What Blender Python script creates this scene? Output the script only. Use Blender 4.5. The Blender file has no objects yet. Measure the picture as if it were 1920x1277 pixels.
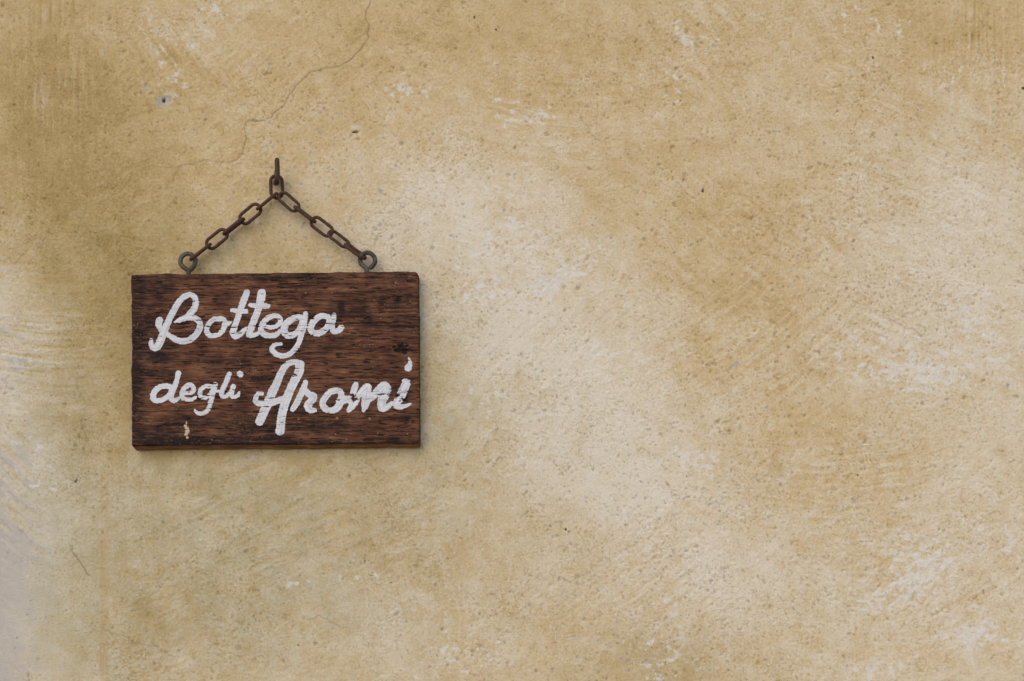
import bpy, math
import numpy as np
np.seterr(over='ignore')

# ------------------------------------------------------------------ scale, camera, light
S = 0.0006            # metres per photograph pixel on the wall plane (wall face is y = 0, camera on the -y side)
CX, CY, Z0 = 960.0, 638.5, 1.9
D = 1.30              # camera distance from the wall
EYE = 980.0           # eye level in photograph rows (camera stands a little below the sign's middle)
scene = bpy.context.scene
C = scene.collection

cam = bpy.data.cameras.new('camera')
cam.sensor_width = 36.0
cam.lens = 36.0 * D / (1920 * S)
cam.shift_y = (EYE - CY) / 1920.0
cam.clip_start, cam.clip_end = 0.05, 200
camo = bpy.data.objects.new('camera', cam)
C.objects.link(camo)
ZE = Z0 + (CY - EYE) * S
camo.location = (0, -D, ZE)
camo.rotation_euler = (math.radians(90), 0, 0)
scene.camera = camo

SUN_EL, SUN_AZ = math.radians(36), math.radians(-24)     # azimuth measured from -y (towards the camera), negative = left
sx = math.cos(SUN_EL) * math.sin(SUN_AZ)
sy = -math.cos(SUN_EL) * math.cos(SUN_AZ)
sz = math.sin(SUN_EL)
world = bpy.data.worlds.new('World')
scene.world = world
world.use_nodes = True
wn = world.node_tree
wn.nodes.clear()
sky = wn.nodes.new('ShaderNodeTexSky')
sky.sky_type = 'NISHITA'
sky.sun_disc = False
sky.sun_elevation = SUN_EL
sky.sun_rotation = math.atan2(sx, sy)
sky.air_density = 1.0
sky.dust_density = 1.6
sky.ozone_density = 1.0
bg = wn.nodes.new('ShaderNodeBackground')
bg.inputs['Strength'].default_value = 0.15
wo = wn.nodes.new('ShaderNodeOutputWorld')
wn.links.new(sky.outputs[0], bg.inputs[0])
wn.links.new(bg.outputs[0], wo.inputs[0])

sl = bpy.data.lights.new('sun', 'SUN')
sl.energy = 0.55
sl.angle = math.radians(140)
sl.color = (1.0, 0.985, 0.965)
so = bpy.data.objects.new('sun', sl)
C.objects.link(so)
from mathutils import Vector
so.rotation_euler = Vector((-sx, -sy, -sz)).to_track_quat('-Z', 'Y').to_euler()
so.location = (sx * 4, sy * 4, Z0 + sz * 4)

scene.view_settings.view_transform = 'Standard'
scene.view_settings.look = 'None'
scene.view_settings.gamma = 1.0
scene.view_settings.use_curve_mapping = False
scene.view_settings.exposure = 0.13

# ------------------------------------------------------------------ helpers
rng = np.random.default_rng(11)
F = np.float32


def W(px, py, d=0.0):
    """photograph pixel at depth d (metres in front of the wall) -> world point"""
    k = 1.0 - d / D
    x = (px - CX) * S * k
    z = ZE + ((CY - py) * S + Z0 - ZE) * k
    return x, -d + 0 * x, z


def pn(x, y, seed=0):
    """2-D gradient noise, roughly -1..1"""
    x = np.asarray(x, F); y = np.asarray(y, F)
    xf = np.floor(x); yf = np.floor(y)
    xi = xf.astype(np.int32).view(np.uint32) * np.uint32(374761393); yi = yf.astype(np.int32).view(np.uint32) * np.uint32(668265263)
    xi = np.atleast_1d(xi) + np.uint32((seed * 1274126177) & 0xffffffff)
    x1 = xi + np.uint32(374761393); y1 = yi + np.uint32(668265263)
    fx = x - xf; fy = y - yf
    tab = _tab

    def g(ix, iy, dx, dy):
        h = ix + iy
        h = (h ^ (h >> np.uint32(13))) * np.uint32(1103515245)
        h = (h >> np.uint32(16)) & np.uint32(255)
        return tab[0][h] * dx + tab[1][h] * dy
    u = fx * fx * fx * (fx * (fx * 6 - 15) + 10)
    v = fy * fy * fy * (fy * (fy * 6 - 15) + 10)
    a = g(xi, yi, fx, fy); b = g(x1, yi, fx - 1, fy)
    c = g(xi, y1, fx, fy - 1); d = g(x1, y1, fx - 1, fy - 1)
    return ((a + (b - a) * u) * (1 - v) + (c + (d - c) * u) * v) * F(1.5)


_ang = np.linspace(0, 2 * np.pi, 256, endpoint=False)
_tab = (np.cos(_ang).astype(F), np.sin(_ang).astype(F))


def fbm(x, y, oct=4, seed=0, gain=0.5):
    s = 0; a = 1.0; t = 0
    for k in range(oct):
        s = s + a * pn(x * 2 ** k + 17.3 * k, y * 2 ** k - 9.1 * k, seed + k * 31)
        t += a; a *= gain
    return s / t


def sm(a, b, x):
    t = np.clip((x - a) / (b - a), 0, 1)
    return t * t * (3 - 2 * t)


def blob(U, V, x, y, rx, ry=None, ang=0):
    ry = ry or rx
    c, s = math.cos(math.radians(ang)), math.sin(math.radians(ang))
    du, dv = U - x, V - y
    a = (du * c + dv * s) / rx; b = (-du * s + dv * c) / ry
    return np.exp(-(a * a + b * b))


def grid_faces(ny, nx, base=0):
    i = np.arange(ny - 1)[:, None] * nx + np.arange(nx - 1)[None, :] + base
    return np.stack([i, i + nx, i + nx + 1, i + 1], -1).reshape(-1, 4)


def np_mesh(name, verts, quads, attrs=None, extra=None, smooth=True):
    me = bpy.data.meshes.new(name)
    verts = np.ascontiguousarray(verts, F)
    me.vertices.add(len(verts))
    me.vertices.foreach_set('co', verts.ravel())
    loops = quads.ravel().astype(np.int32)
    starts = np.arange(len(quads), dtype=np.int32) * 4
    if extra is not None:
        starts = np.append(starts, np.int32(len(loops)))
        loops = np.append(loops, np.asarray(extra, np.int32))
    me.loops.add(len(loops))
    me.loops.foreach_set('vertex_index', loops)
    me.polygons.add(len(starts))
    me.polygons.foreach_set('loop_start', starts)
    me.update(calc_edges=True)
    if smooth:
        me.polygons.foreach_set('use_smooth', np.ones(len(starts), bool))
    for an, arr in (attrs or {}).items():
        at = me.attributes.new(an, 'FLOAT_COLOR', 'POINT')
        at.data.foreach_set('color', np.ascontiguousarray(arr, F).ravel())
    me.validate()
    return me


def link(name, me, mat=None, parent=None):
    o = bpy.data.objects.new(name, me)
    C.objects.link(o)
    if mat:
        me.materials.append(mat)
    if parent:
        o.parent = parent
    return o


def tag(o, label, cat):
    o['label'] = label
    o['category'] = cat


def polyline_points(pts, step=0.7, jitter=0.0, r=None):
    """densely resampled, optionally jagged polyline"""
    p = np.array(pts, float)
    if jitter:
        r = r or np.random.default_rng(5)
        for lev in range(3):
            m = (p[1:] + p[:-1]) / 2
            L = np.linalg.norm(p[1:] - p[:-1], axis=1, keepdims=True)
            m = m + r.normal(size=m.shape) * L * jitter
            q = np.empty((len(p) + len(m), 2)); q[0::2] = p; q[1::2] = m
            p = q
    seg = np.linalg.norm(np.diff(p, axis=0), axis=1)
    t = np.concatenate([[0], np.cumsum(seg)])
    n = max(2, int(t[-1] / step))
    tt = np.linspace(0, t[-1], n)
    return np.stack([np.interp(tt, t, p[:, 0]), np.interp(tt, t, p[:, 1])], 1), tt / t[-1]


# ------------------------------------------------------------------ material helpers
def new_mat(name):
    m = bpy.data.materials.new(name)
    m.use_nodes = True
    nt = m.node_tree
    b = nt.nodes['Principled BSDF']
    return m, nt, b


class N:
    def __init__(self, nt):
        self.nt = nt

    def put(self, sock, v):
        if hasattr(v, 'is_output') or isinstance(v, bpy.types.NodeSocket):
            self.nt.links.new(v, sock)
        else:
            if sock.type == 'RGBA' and not isinstance(v, (int, float)) and len(v) == 3:
                v = (*v, 1)
            sock.default_value = v

    def attr(self, name):
        n = self.nt.nodes.new('ShaderNodeAttribute'); n.attribute_name = name
        s = self.nt.nodes.new('ShaderNodeSeparateColor')
        self.nt.links.new(n.outputs['Color'], s.inputs[0])
        return s.outputs[0], s.outputs[1], s.outputs[2], n.outputs['Alpha']

    def coord(self, scale=(1, 1, 1), rot=(0, 0, 0)):
        t = self.nt.nodes.new('ShaderNodeTexCoord')
        m = self.nt.nodes.new('ShaderNodeMapping')
        m.inputs['Scale'].default_value = scale
        m.inputs['Rotation'].default_value = rot
        self.nt.links.new(t.outputs['Object'], m.inputs[0])
        return m.outputs[0]

    def noise(self, vec, scale, detail=4, rough=0.55):
        n = self.nt.nodes.new('ShaderNodeTexNoise')
        self.nt.links.new(vec, n.inputs['Vector'])
        n.inputs['Scale'].default_value = scale
        n.inputs['Detail'].default_value = detail
        n.inputs['Roughness'].default_value = rough
        return n.outputs[0]

    def ramp(self, fac, stops, interp='LINEAR'):
        n = self.nt.nodes.new('ShaderNodeValToRGB')
        n.color_ramp.interpolation = interp
        e = n.color_ramp.elements
        while len(e) < len(stops):
            e.new(0.5)
        for el, (p, c) in zip(e, stops):
            el.position = p
            el.color = (*c, 1) if len(c) == 3 else c
        self.put(n.inputs[0], fac)
        return n.outputs[0]

    def mix(self, fac, a, b, mode='MIX'):
        n = self.nt.nodes.new('ShaderNodeMix'); n.data_type = 'RGBA'; n.blend_type = mode
        self.put(n.inputs[0], fac); self.put(n.inputs[6], a); self.put(n.inputs[7], b)
        return n.outputs[2]

    def math(self, op, a, b=0.0, c=0.0, clamp=False):
        n = self.nt.nodes.new('ShaderNodeMath'); n.operation = op; n.use_clamp = clamp
        self.put(n.inputs[0], a); self.put(n.inputs[1], b)
        if op == 'MULTIPLY_ADD':
            self.put(n.inputs[2], c)
        return n.outputs[0]

    def bump(self, h, dist, strength=1.0):
        n = self.nt.nodes.new('ShaderNodeBump')
        n.inputs['Strength'].default_value = strength
        n.inputs['Distance'].default_value = dist
        self.nt.links.new(h, n.inputs['Height'])
        return n.outputs[0]


# ------------------------------------------------------------------ the plaster wall
STEP = 1.65
fx = np.arange(-70, 1992, STEP); fy = np.arange(-70, 1350, STEP)


def stretch(a):
    g = STEP * np.cumsum(1.22 ** np.arange(1, 32))
    g = g[g < 3600]
    return np.concatenate([a[0] - g[::-1], a, a[-1] + g])


gx = stretch(fx).astype(F); gy = stretch(fy).astype(F)
NX, NY = len(gx), len(gy)
OX = int(np.searchsorted(gx, fx[0])); OY = int(np.searchsorted(gy, fy[0]))
U, V = np.meshgrid(gx, gy)

warpx = U + 30 * pn(U / 140, V / 140, 900)
warpy = V + 30 * pn(U / 140, V / 140, 901)
# --- how thickly the ochre wash still covers the plaster (0 bare, 1 full colour)
big = fbm(warpx / 420, warpy / 420, 5, 3)
mid = fbm(warpx / 110, warpy / 110, 4, 7)
pig = 0.445 + 0.09 * big + 0.12 * mid + .12 * fbm(U / 26, V / 26, 3, 9)
lay1 = fbm(warpx / 150 + .25 * mid, warpy / 95, 5, 13, .6); lay2 = fbm((U + V) / 130, (U - V) / 70 + .4 * mid, 5, 14, .62)
pig += .065 * (sm(-.08, .08, lay1) - .5) + .06 * (sm(-.07, .09, lay2) - .5) + .02 * (sm(.12, .18, lay1) + sm(.15, .2, lay2))
for (x, y, rx, ry, an, w) in [
        (110, 330, 200, 280, 0, .46), (200, 700, 170, 240, 0, .22), (420, 470, 200, 160, 0, .08), (60, 60, 260, 180, 0, .22), (330, 140, 120, 150, 0, .05), (560, 150, 260, 160, -30, .14),
        (900, 60, 420, 110, 0, .20), (1230, 270, 300, 200, 35, .10), (1390, 480, 240, 160, 35, .08), (1820, 40, 190, 110, 0, .26),
        (1480, 640, 260, 190, -20, .08), (1500, 900, 190, 90, 0, .10), (1460, 560, 160, 60, 30, .06),
        (1000, 640, 200, 230, -25, -.34), (900, 420, 230, 160, 0, -.15), (1150, 780, 190, 190, 0, -.24), (1330, 1060, 190, 130, 20, -.26),
        (1180, 900, 170, 150, 0, -.16), (1800, 380, 230, 190, 35, -.18), (1720, 560, 260, 200, 0, -.16), (1850, 700, 160, 220, 0, -.14),
        (1780, 1100, 300, 220, 0, -.18), (700, 1220, 260, 110, 0, -.14), (380, 60, 130, 80, 0, -.16), (30, 620, 110, 200, 0, -.44),
        (30, 1080, 110, 260, 0, -.55), (760, 400, 140, 90, 0, -.18), (1330, 690, 120, 60, 30, .08), (140, 900, 160, 140, 0, -.10),
        (450, 1000, 300, 160, 0, -.10), (1240, 1245, 110, 60, 0, .10), (1600, 150, 200, 90, 0, .05)]:
    pig += w * blob(warpx, warpy, x, y, rx, ry, an)

# --- relief, in millimetres
h = 1.6 * fbm(U / 520, V / 520, 3, 21) + 0.55 * fbm(U / 120, V / 120, 3, 23)
rough = np.clip(0.66 + 1.0 * fbm(U / 170, V / 170, 4, 41), .10, 1.4)
for (x, y, r, w) in [(450, 1010, 330, .5), (200, 350, 260, .3), (640, 330, 250, .1), (1650, 80, 260, .2), (1700, 1080, 260, .35),
                     (1500, 700, 300, -.1), (80, 1150, 140, -.5), (760, 90, 130, -.25)]:
    rough += w * blob(U, V, x, y, r)
rough = np.clip(rough, .12, 1.4)
stroke_d = pn(U / 60, V / 60, 71)
grain = fbm(warpx / 15, warpy / 15, 3, 51, .6)
ridge = 1 - np.abs(pn(warpx / 23 + .4 * grain, warpy / 19, 61)) * 2.2
ridge2 = 1 - np.abs(pn(U / 15, V / 13, 63)) * 3
h += rough * (0.30 * grain + 0.50 * fbm(U / 6.5, V / 6.5, 2, 57, .8) + 0.30 * np.clip(ridge, 0, 1) ** 3 + 0.30 * np.clip(ridge2, 0, 1) ** 2)
brk = sm(.0, .35, pn(U / 21, V / 21, 68) + .5 * pn(U / 150, V / 150, 69))
groove = sm(.62, 1, 1 - np.abs(pn(warpx / 15 + .5 * stroke_d, warpy / 15, 67)) * 4.5) * brk * np.clip(rough * 1.15, 0, 1.2)
h -= .45 * groove
lump = np.clip(fbm(U / 34, V / 30, 2, 66) - .12, 0, 1)
h += 0.6 * rough * lump

# brush and trowel sweeps: (x, y, rx, ry, direction of the sweep in degrees (0 right, 90 down), height, length, gap, bend)
stroke = np.zeros_like(U)
for k, (x, y, rx, ry, an, a, ln, gp, bend) in enumerate([
        (90, 120, 120, 260, 90, .8, 110, 9, 0), (340, 70, 150, 130, 55, 1.0, 130, 13, 0), (60, 640, 130, 150, 6, .9, 90, 11, .0007),
        (20, 930, 70, 190, 42, 1.1, 90, 12, .0008), (560, 140, 260, 150, -40, .35, 100, 12, 0), (560, 950, 300, 150, -24, .55, 90, 12, 0),
        (720, 40, 200, 90, 62, .3, 80, 10, 0), (1010, 200, 220, 110, 8, .45, 110, 12, .0008), (1310, 90, 130, 150, 42, .6, 90, 12, 0),
        (1330, 460, 230, 150, 42, .5, 120, 11, 0), (1450, 640, 260, 160, -38, .5, 130, 10, .0006), (1720, 300, 280, 190, 24, .4, 130, 10, 0),
        (1700, 620, 300, 180, 28, .42, 140, 11, 0), (1620, 900, 240, 130, -6, .55, 110, 10, .0007), (1830, 60, 120, 120, 90, .7, 90, 8, 0),
        (1000, 650, 190, 170, -44, .35, 110, 11, 0), (1240, 1080, 220, 150, -36, .4, 110, 10, 0), (830, 1130, 230, 130, 78, .3, 100, 10, 0),
        (930, 470, 190, 90, 20, .35, 90, 12, 0), (260, 1100, 160, 180, 86, .25, 120, 12, 0), (1780, 1120, 200, 160, -30, .4, 60, 12, 0),
        (860, 820, 150, 130, -60, .35, 80, 12, 0), (320, 880, 120, 60, 88, .5, 60, 8, 0)]):
    ys = slice(int(np.searchsorted(gy, y - 2.2 * max(rx, ry))), int(np.searchsorted(gy, y + 2.2 * max(rx, ry))))
    xs = slice(int(np.searchsorted(gx, x - 2.2 * max(rx, ry))), int(np.searchsorted(gx, x + 2.2 * max(rx, ry))))
    u, v = U[ys, xs] - x, V[ys, xs] - y
    c, s = math.cos(math.radians(an)), math.sin(math.radians(an))
    al = u * c + v * s; ac = -u * s + v * c + bend * al * al
    w = np.exp(-(u / rx) ** 2 - (v / ry) ** 2) * np.clip(.75 + .9 * pn(U[ys, xs] / 60, V[ys, xs] / 60, 70 + k), 0, 1.3)
    n = pn(al / ln, ac / gp, 100 + k) + .6 * pn(al / (ln * .5), ac / (gp * .48), 140 + k)
    stroke[ys, xs] += a * w * n
h += 1.05 * stroke
# general faint sweeping everywhere
h += .12 * pn((U + V) / 120, (U - V) / 11, 201) * sm(0, .4, fbm(U / 200, V / 200, 2, 203)) \
    + .12 * pn((U - .6 * V) / 110, (V + .6 * U) / 11, 202) * sm(0, .4, fbm(U / 200, V / 200, 2, 204))

# wash sits thicker in hollows and thinner on the high brush ridges
pig += -0.30 * np.clip(stroke, -1, 1) - 0.16 * grain * rough - .05 * lump

# --- scuffs where white plaster shows through, on the high spots of a few areas
white_area = np.zeros_like(U)
for (x, y, rx, ry, an, w) in [
        (735, 178, 80, 16, 0, .6), (980, 205, 75, 40, 30, .58), (945, 440, 90, 18, -28, .75), (1045, 515, 110, 30, -38, .95), (920, 540, 120, 30, -25, .72),
        (1310, 85, 50, 90, -40, .42), (1225, 140, 60, 30, -30, .42), (1255, 160, 40, 40, 0, .4), (1720, 690, 130, 60, 0, .95), (1810, 600, 80, 40, 30, .7),
        (1300, 860, 60, 26, 20, .85), (1120, 655, 60, 12, -10, .6), (1800, 660, 60, 40, 0, .55), (1720, 1080, 110, 60, -30, 1.0), (1830, 1190, 70, 50, 0, .95),
        (1690, 1010, 60, 22, -20, .8), (1650, 1260, 80, 30, 0, .7), (1870, 700, 60, 50, 0, .6), (1900, 1020, 40, 60, 0, .6), (1010, 760, 120, 50, 0, .45),
        (960, 360, 150, 30, 0, .45), (1640, 50, 90, 50, 0, .36), (1810, 130, 80, 60, 0, .36), (330, 90, 60, 90, -35, .3), (400, 20, 90, 40, 0, .3),
        (340, 165, 60, 40, 0, .5), (920, 760, 90, 50, 0, .55), (640, 1080, 130, 22, -8, .45), (870, 1220, 120, 60, 0, .55), (1240, 1240, 70, 60, 0, .55),
        (1250, 1130, 70, 60, 0, .35), (40, 640, 90, 90, 0, .28), (70, 900, 70, 120, 0, .3), 
        (780, 600, 60, 60, 0, .35), (1440, 880, 60, 30, 0, .3), (1850, 560, 70, 30, 0, .45)]:
    white_area = np.maximum(white_area, w * blob(warpx, warpy, x, y, rx, ry, an))
fl = fbm(U / 14, V / 11, 3, 301, .65) + .55 * np.clip(grain, -.5, .6) + .45 * np.clip(stroke, -.6, .6) + .3 * pn(U / 50, V / 30, 305)
white = sm(.52, .66, white_area * .86 + fl * .95 - .05) * sm(.08, .25, white_area)
h -= .18 * white
white = np.maximum(white, sm(.62, .70, fl * .85 + .08 * big) * .6)           # a few strays everywhere

# --- pits left by sand grains, some with grey aggregate in the bottom
grey = np.zeros_like(U); pitm = np.zeros_like(U)


def density(x, y):
    d = .20 + .75 * fbm(x / 120, y / 120, 3, 401)
    for (bx, by, r, w) in [(1650, 350, 330, .35), (1450, 960, 330, .35), (700, 330, 230, .40), (1600, 560, 300, .25), (480, 330, 190, .25),
                           (850, 640, 170, .2), (1150, 1130, 260, .35), (1300, 230, 260, .1), (200, 640, 120, .25), (130, 150, 190, .05), (40, 1100, 120, -.5)]:
        d = d + w * np.exp(-((x - bx) ** 2 + (y - by) ** 2) / r ** 2)
    return d


def greyness(x, y):
    g = .04 + 0 * x
    for (bx, by, r, w) in [(640, 320, 200, .55), (480, 400, 200, .35), (760, 460, 110, .5), (1150, 1150, 230, .45), (900, 1180, 240, .45),
                           (1280, 960, 150, .4), (210, 570, 70, .6), (800, 650, 80, .35), (240, 640, 60, .4), (1230, 1240, 90, .7), (1450, 900, 160, .12)]:
        g = g + w * np.exp(-((x - bx) ** 2 + (y - by) ** 2) / r ** 2)
    return g * .42


NP = 46000
px = rng.uniform(-60, 1980, NP); py = rng.uniform(-60, 1340, NP)
keep = rng.random(NP) < density(px, py)
px, py = px[keep], py[keep]
gr = rng.random(len(px)) < greyness(px, py)
K = 5
oy, ox = np.mgrid[-K:K + 1, -K:K + 1]
R = np.exp(rng.normal(math.log(1.35), .38, len(px)))
R = np.clip(R, 1.0, 4.2); R[gr] *= 1.0
dep = rng.uniform(.3, .9, len(px)) * (.45 + .30 * R)
th = rng.uniform(0, np.pi, len(px)); el = rng.uniform(1.0, 2.1, len(px))
ic = np.round((px - fx[0]) / STEP).astype(int); jc = np.round((py - fy[0]) / STEP).astype(int)
II = np.clip(ic[:, None, None] + ox[None], 0, len(fx) - 1) + OX
JJ = np.clip(jc[:, None, None] + oy[None], 0, len(fy) - 1) + OY
du = gx[II] - px[:, None, None]; dv = gy[JJ] - py[:, None, None]
c_, s_ = np.cos(th)[:, None, None], np.sin(th)[:, None, None]
wob = 1 + .35 * pn(du / 3 + px[:, None, None], dv / 3 + py[:, None, None], 77)
rr = np.hypot((du * c_ + dv * s_) / el[:, None, None] ** .5, (-du * s_ + dv * c_) * el[:, None, None] ** .5) / R[:, None, None] * wob
prof = np.exp(-rr ** 3 * .8)
lip = .08 * np.exp(-((rr - 1.9) / .55) ** 2) * np.clip((c_ * du + s_ * dv) / (R[:, None, None] * 2), 0, 1)
np.add.at(h, (JJ, II), (-prof + lip) * dep[:, None, None])
np.maximum.at(grey, (JJ, II), np.where(gr[:, None, None], sm(.25, .6, prof), 0))
np.maximum.at(pitm, (JJ, II), np.where(gr[:, None, None], 0, sm(.2, .8, prof) * rng.uniform(.3, 1, len(px))[:, None, None]))

pitm = np.maximum(pitm, .75 * np.clip(groove, 0, 1))
# --- hairline cracks
crack = np.zeros_like(U)


def stamp_line(pts, width, strength, seed, jit=.10, fade=True):
    p, t = polyline_points(pts, .8, jit, np.random.default_rng(seed))
    m = strength * (.55 + .6 * (pn(t * 40, t * 0 + seed, seed) * .5 + .5))
    if fade:
        m = m * np.clip(np.minimum(t, 1 - t) * 14 + .15, 0, 1)
    i = np.round((p[:, 0] - fx[0]) / STEP).astype(int); j = np.round((p[:, 1] - fy[0]) / STEP).astype(int)
    ok = (i > 4) & (i < len(fx) - 5) & (j > 4) & (j < len(fy) - 5)
    p, m, i, j = p[ok], m[ok], i[ok] + OX, j[ok] + OY
    oy, ox = np.mgrid[-2:3, -2:3]
    I = i[:, None, None] + ox; J = j[:, None, None] + oy
    d2 = (gx[I] - p[:, 0, None, None]) ** 2 + (gy[J] - p[:, 1, None, None]) ** 2
    np.maximum.at(crack, (J, I), np.exp(-d2 / (2 * width ** 2)) * m[:, None, None])


def zp(o, k, pts):
    return [(o[0] + x / k, o[1] + y / k) for x, y in pts]


main_crack = zp((0, 0), 2.526, [(1770, -90), (1757, 0), (1733, 80), (1740, 190), (1700, 240), (1650, 290), (1580, 320), (1480, 338), (1430, 375), (1395, 420),
                                (1350, 490), (1290, 553), (1200, 573), (1158, 597), (1165, 650), (1150, 715), (1125, 755), (1060, 765), (1000, 760), (900, 778),
                                (850, 797), (828, 825), (818, 870)])
stamp_line(main_crack[:18], .78, 1.05, 1)
stamp_line(main_crack[16:], .75, .7, 12)
stamp_line(zp((0, 0), 2.526, [(412, 960), (400, 1030), (375, 1070), (340, 1110)]), .8, .55, 2)
stamp_line(zp((0, 777), 2.554, [(330, 620), (345, 660), (385, 710), (410, 750), (440, 780)]), .78, 1.1, 3)
stamp_line(zp((0, 777), 2.554, [(480, 1020), (520, 1035), (600, 1065), (700, 1105), (740, 1110), (800, 1138), (860, 1165)]), .8, .6, 4)
stamp_line(zp((500, 840), 2.743, [(180, 868), (270, 860), (310, 880), (375, 912)]), .8, .6, 6)
stamp_line([(152, 690), (160, 760), (163, 830), (161, 850)], .8, .4, 8)
stamp_line(zp((700, 0), 3.04, [(1180, 670), (1230, 720), (1290, 800), (1360, 825)]), .8, .45, 9)
stamp_line(zp((1300, 420), 3.04, [(880, 420), (1010, 490), (1130, 545), (1300, 640)]), .9, .4, 10)
h -= .5 * crack

# --- one-off marks: chipped-out plaster with its nail hole, a gash, fly specks, a grey scratch
dark = np.zeros_like(U)


def at_blob(x, y, rx, ry=None, ang=0, p=2):
    ry = ry or rx
    c, s = math.cos(math.radians(ang)), math.sin(math.radians(ang))
    du, dv = U - x, V - y
    a = (du * c + dv * s) / rx; b = (-du * s + dv * c) / ry
    n = .35 * pn(U / 7, V / 7, 555)
    return 1 - sm(.75, 1.15, (np.abs(a) ** p + np.abs(b) ** p) ** (1 / p) + n)


chip = np.maximum(at_blob(303, 190, 12, 10, 20, 3), at_blob(314, 186, 9, 6, -10, 3))
hole = at_blob(307, 189, 2.6, 4.2)
h -= .9 * chip + 2.5 * hole
grey = np.maximum(grey, chip); dark = np.maximum(dark, hole)
rimw = at_blob(318, 182, 12, 10, 0) * (1 - chip)
white = np.maximum(white, .5 * rimw)
g1 = at_blob(666, 247.5, 7, 2.2, -4)
h -= 1.5 * g1; dark = np.maximum(dark, g1)
white = np.maximum(white, .6 * at_blob(667, 238, 12, 4, 10) * (1 - g1))
for (x, y, r) in [(889.5, 32.5, 2.0), (1317.5, 358, 2.4), (1318.5, 354, 1.6), (1918, 166, 2.6), (684, 1052, 1.5), (141, 903, 2.0), (143, 900, 1.6), (1288, 893, 1.8),
                  (1061, 992, 2.2), (1066, 997, 1.6), (1637, 108, 2.2), (559, 1210, 1.6), (1608, 891, 1.8), (930, 56, 2.0), (1268, 734, 1.2), (57, 1126, 1.2)]:
    b_ = at_blob(x, y, r, r * 1.1)
    dark = np.maximum(dark, b_); h -= .5 * b_
sc = at_blob(1378, 682, 10, 3, -32)
grey = np.maximum(grey, sc)
# mortar collar round the hook's hole
col = at_blob(519, 341, 11, 13) * (1 - at_blob(519, 341, 6, 7))
h += 0.9 * col - 2.5 * at_blob(518.5, 343, 6, 6)
white = np.maximum(white, .35 * col); dark = np.maximum(dark, .9 * at_blob(518.5, 344, 5.0, 5.0))

# --- stains: orange runs, the long drip line, the olive bloom with the board's soft shadow painted in, the bare chalky patch at the edge
orange = np.zeros_like(U)
dr = np.abs(U - (195.5 + 3 * pn(V / 70, V * 0, 600)))
drip = (np.exp(-((dr) / 6.5) ** 4) * .55 + np.exp(-((dr - 6) / 2.0) ** 2) * .4) * sm(770, 950, V) * (.55 + .8 * (pn(V / 45, U / 30, 602) * .5 + .5))
orange = np.maximum(orange, drip)
h += .25 * np.exp(-((dr - 7) / 2.5) ** 2) * sm(800, 900, V)
for (x, y, rx, ry, a, w) in [(1180, 290, 16, 60, -8, .55), (1168, 100, 14, 60, 0, .35), (1272, 345, 14, 30, -15, .5), (1200, 80, 20, 25, 0, .35), (865, 1030, 12, 34, -6, .6),
                             (1458, 870, 14, 34, -8, .75), (1460, 690, 8, 110, 0, .38), (975, 700, 8, 16, 0, .45), (1088, 810, 10, 60, 0, .35), (1180, 525, 12, 22, -20, .45),
                             (1372, 805, 8, 28, 0, .6), (1470, 900, 20, 16, 0, .5), (990, 195, 10, 20, 0, .35), (1150, 160, 16, 10, 0, .3), (1480, 440, 30, 14, 20, .35),
                             (1165, 450, 60, 14, 40, .3), (780, 1230, 26, 10, -20, .4), (1320, 720, 20, 10, 0, .25), (1720, 40, 60, 40, 0, .25), (1530, 820, 80, 8, -14, .25)]:
    orange = np.maximum(orange, w * blob(warpx * .3 + U * .7, warpy * .3 + V * .7, x, y, rx, ry, a) * np.clip(.75 + .9 * pn(U / 16, V / 22, 611), 0, 1.2))
orange = np.maximum(orange, .28 * sm(.30, .6, fbm(U / 70, V / 90, 3, 620)) * sm(.45, .75, pig))
# warm bounce light under the board's lower edge, painted in as orange
bounce_band = sm(832, 845, V) * (1 - sm(852, 882, V)) * sm(250, 300, U) * (1 - sm(720, 800, U)) * np.clip(.6 + .6 * pn(U / 60, V / 30, 640), 0, 1)
orange = np.maximum(orange, .5 * bounce_band)
olive_shadow = np.clip(1.05 * blob(warpx, warpy, 430, 980, 480, 300) + .5 * blob(warpx, warpy, 150, 980, 110, 280) + .85 * blob(warpx, warpy, 215, 640, 130, 230) + .45 * blob(warpx, warpy, 480, 480, 260, 90) + .5 * blob(warpx, warpy, 820, 740, 90, 160)  # dirt at lower left; soft shade around the board is painted in too
                + .55 * blob(warpx, warpy, 1240, 1250, 150, 70) + .4 * blob(warpx, warpy, 200, 1150, 260, 200) + .50 * blob(warpx, warpy, 100, 360, 230, 260) + .2 * blob(warpx, warpy, 60, 80, 220, 200), 0, 1)
olive_shadow *= np.clip(.8 + .55 * fbm(U / 60, V / 60, 4, 650), 0, 1.3)
bare_n = fbm(U / 55, V / 90, 4, 660)
bare = sm(.25, .85, .92 * np.exp(-np.clip(U + 40, 0, None) ** 2 / 122 ** 2) * sm(700, 1020, V) + .45 * bare_n + .65 * np.clip(stroke, -1, 1) + .25 * grain
          + .50 * np.exp(-np.clip(U + 40, 0, None) ** 2 / 90 ** 2) * blob(U * 0, V, 0, 620, 1, 170))
h *= 1
pig = np.clip(pig, 0, 1)

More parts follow.
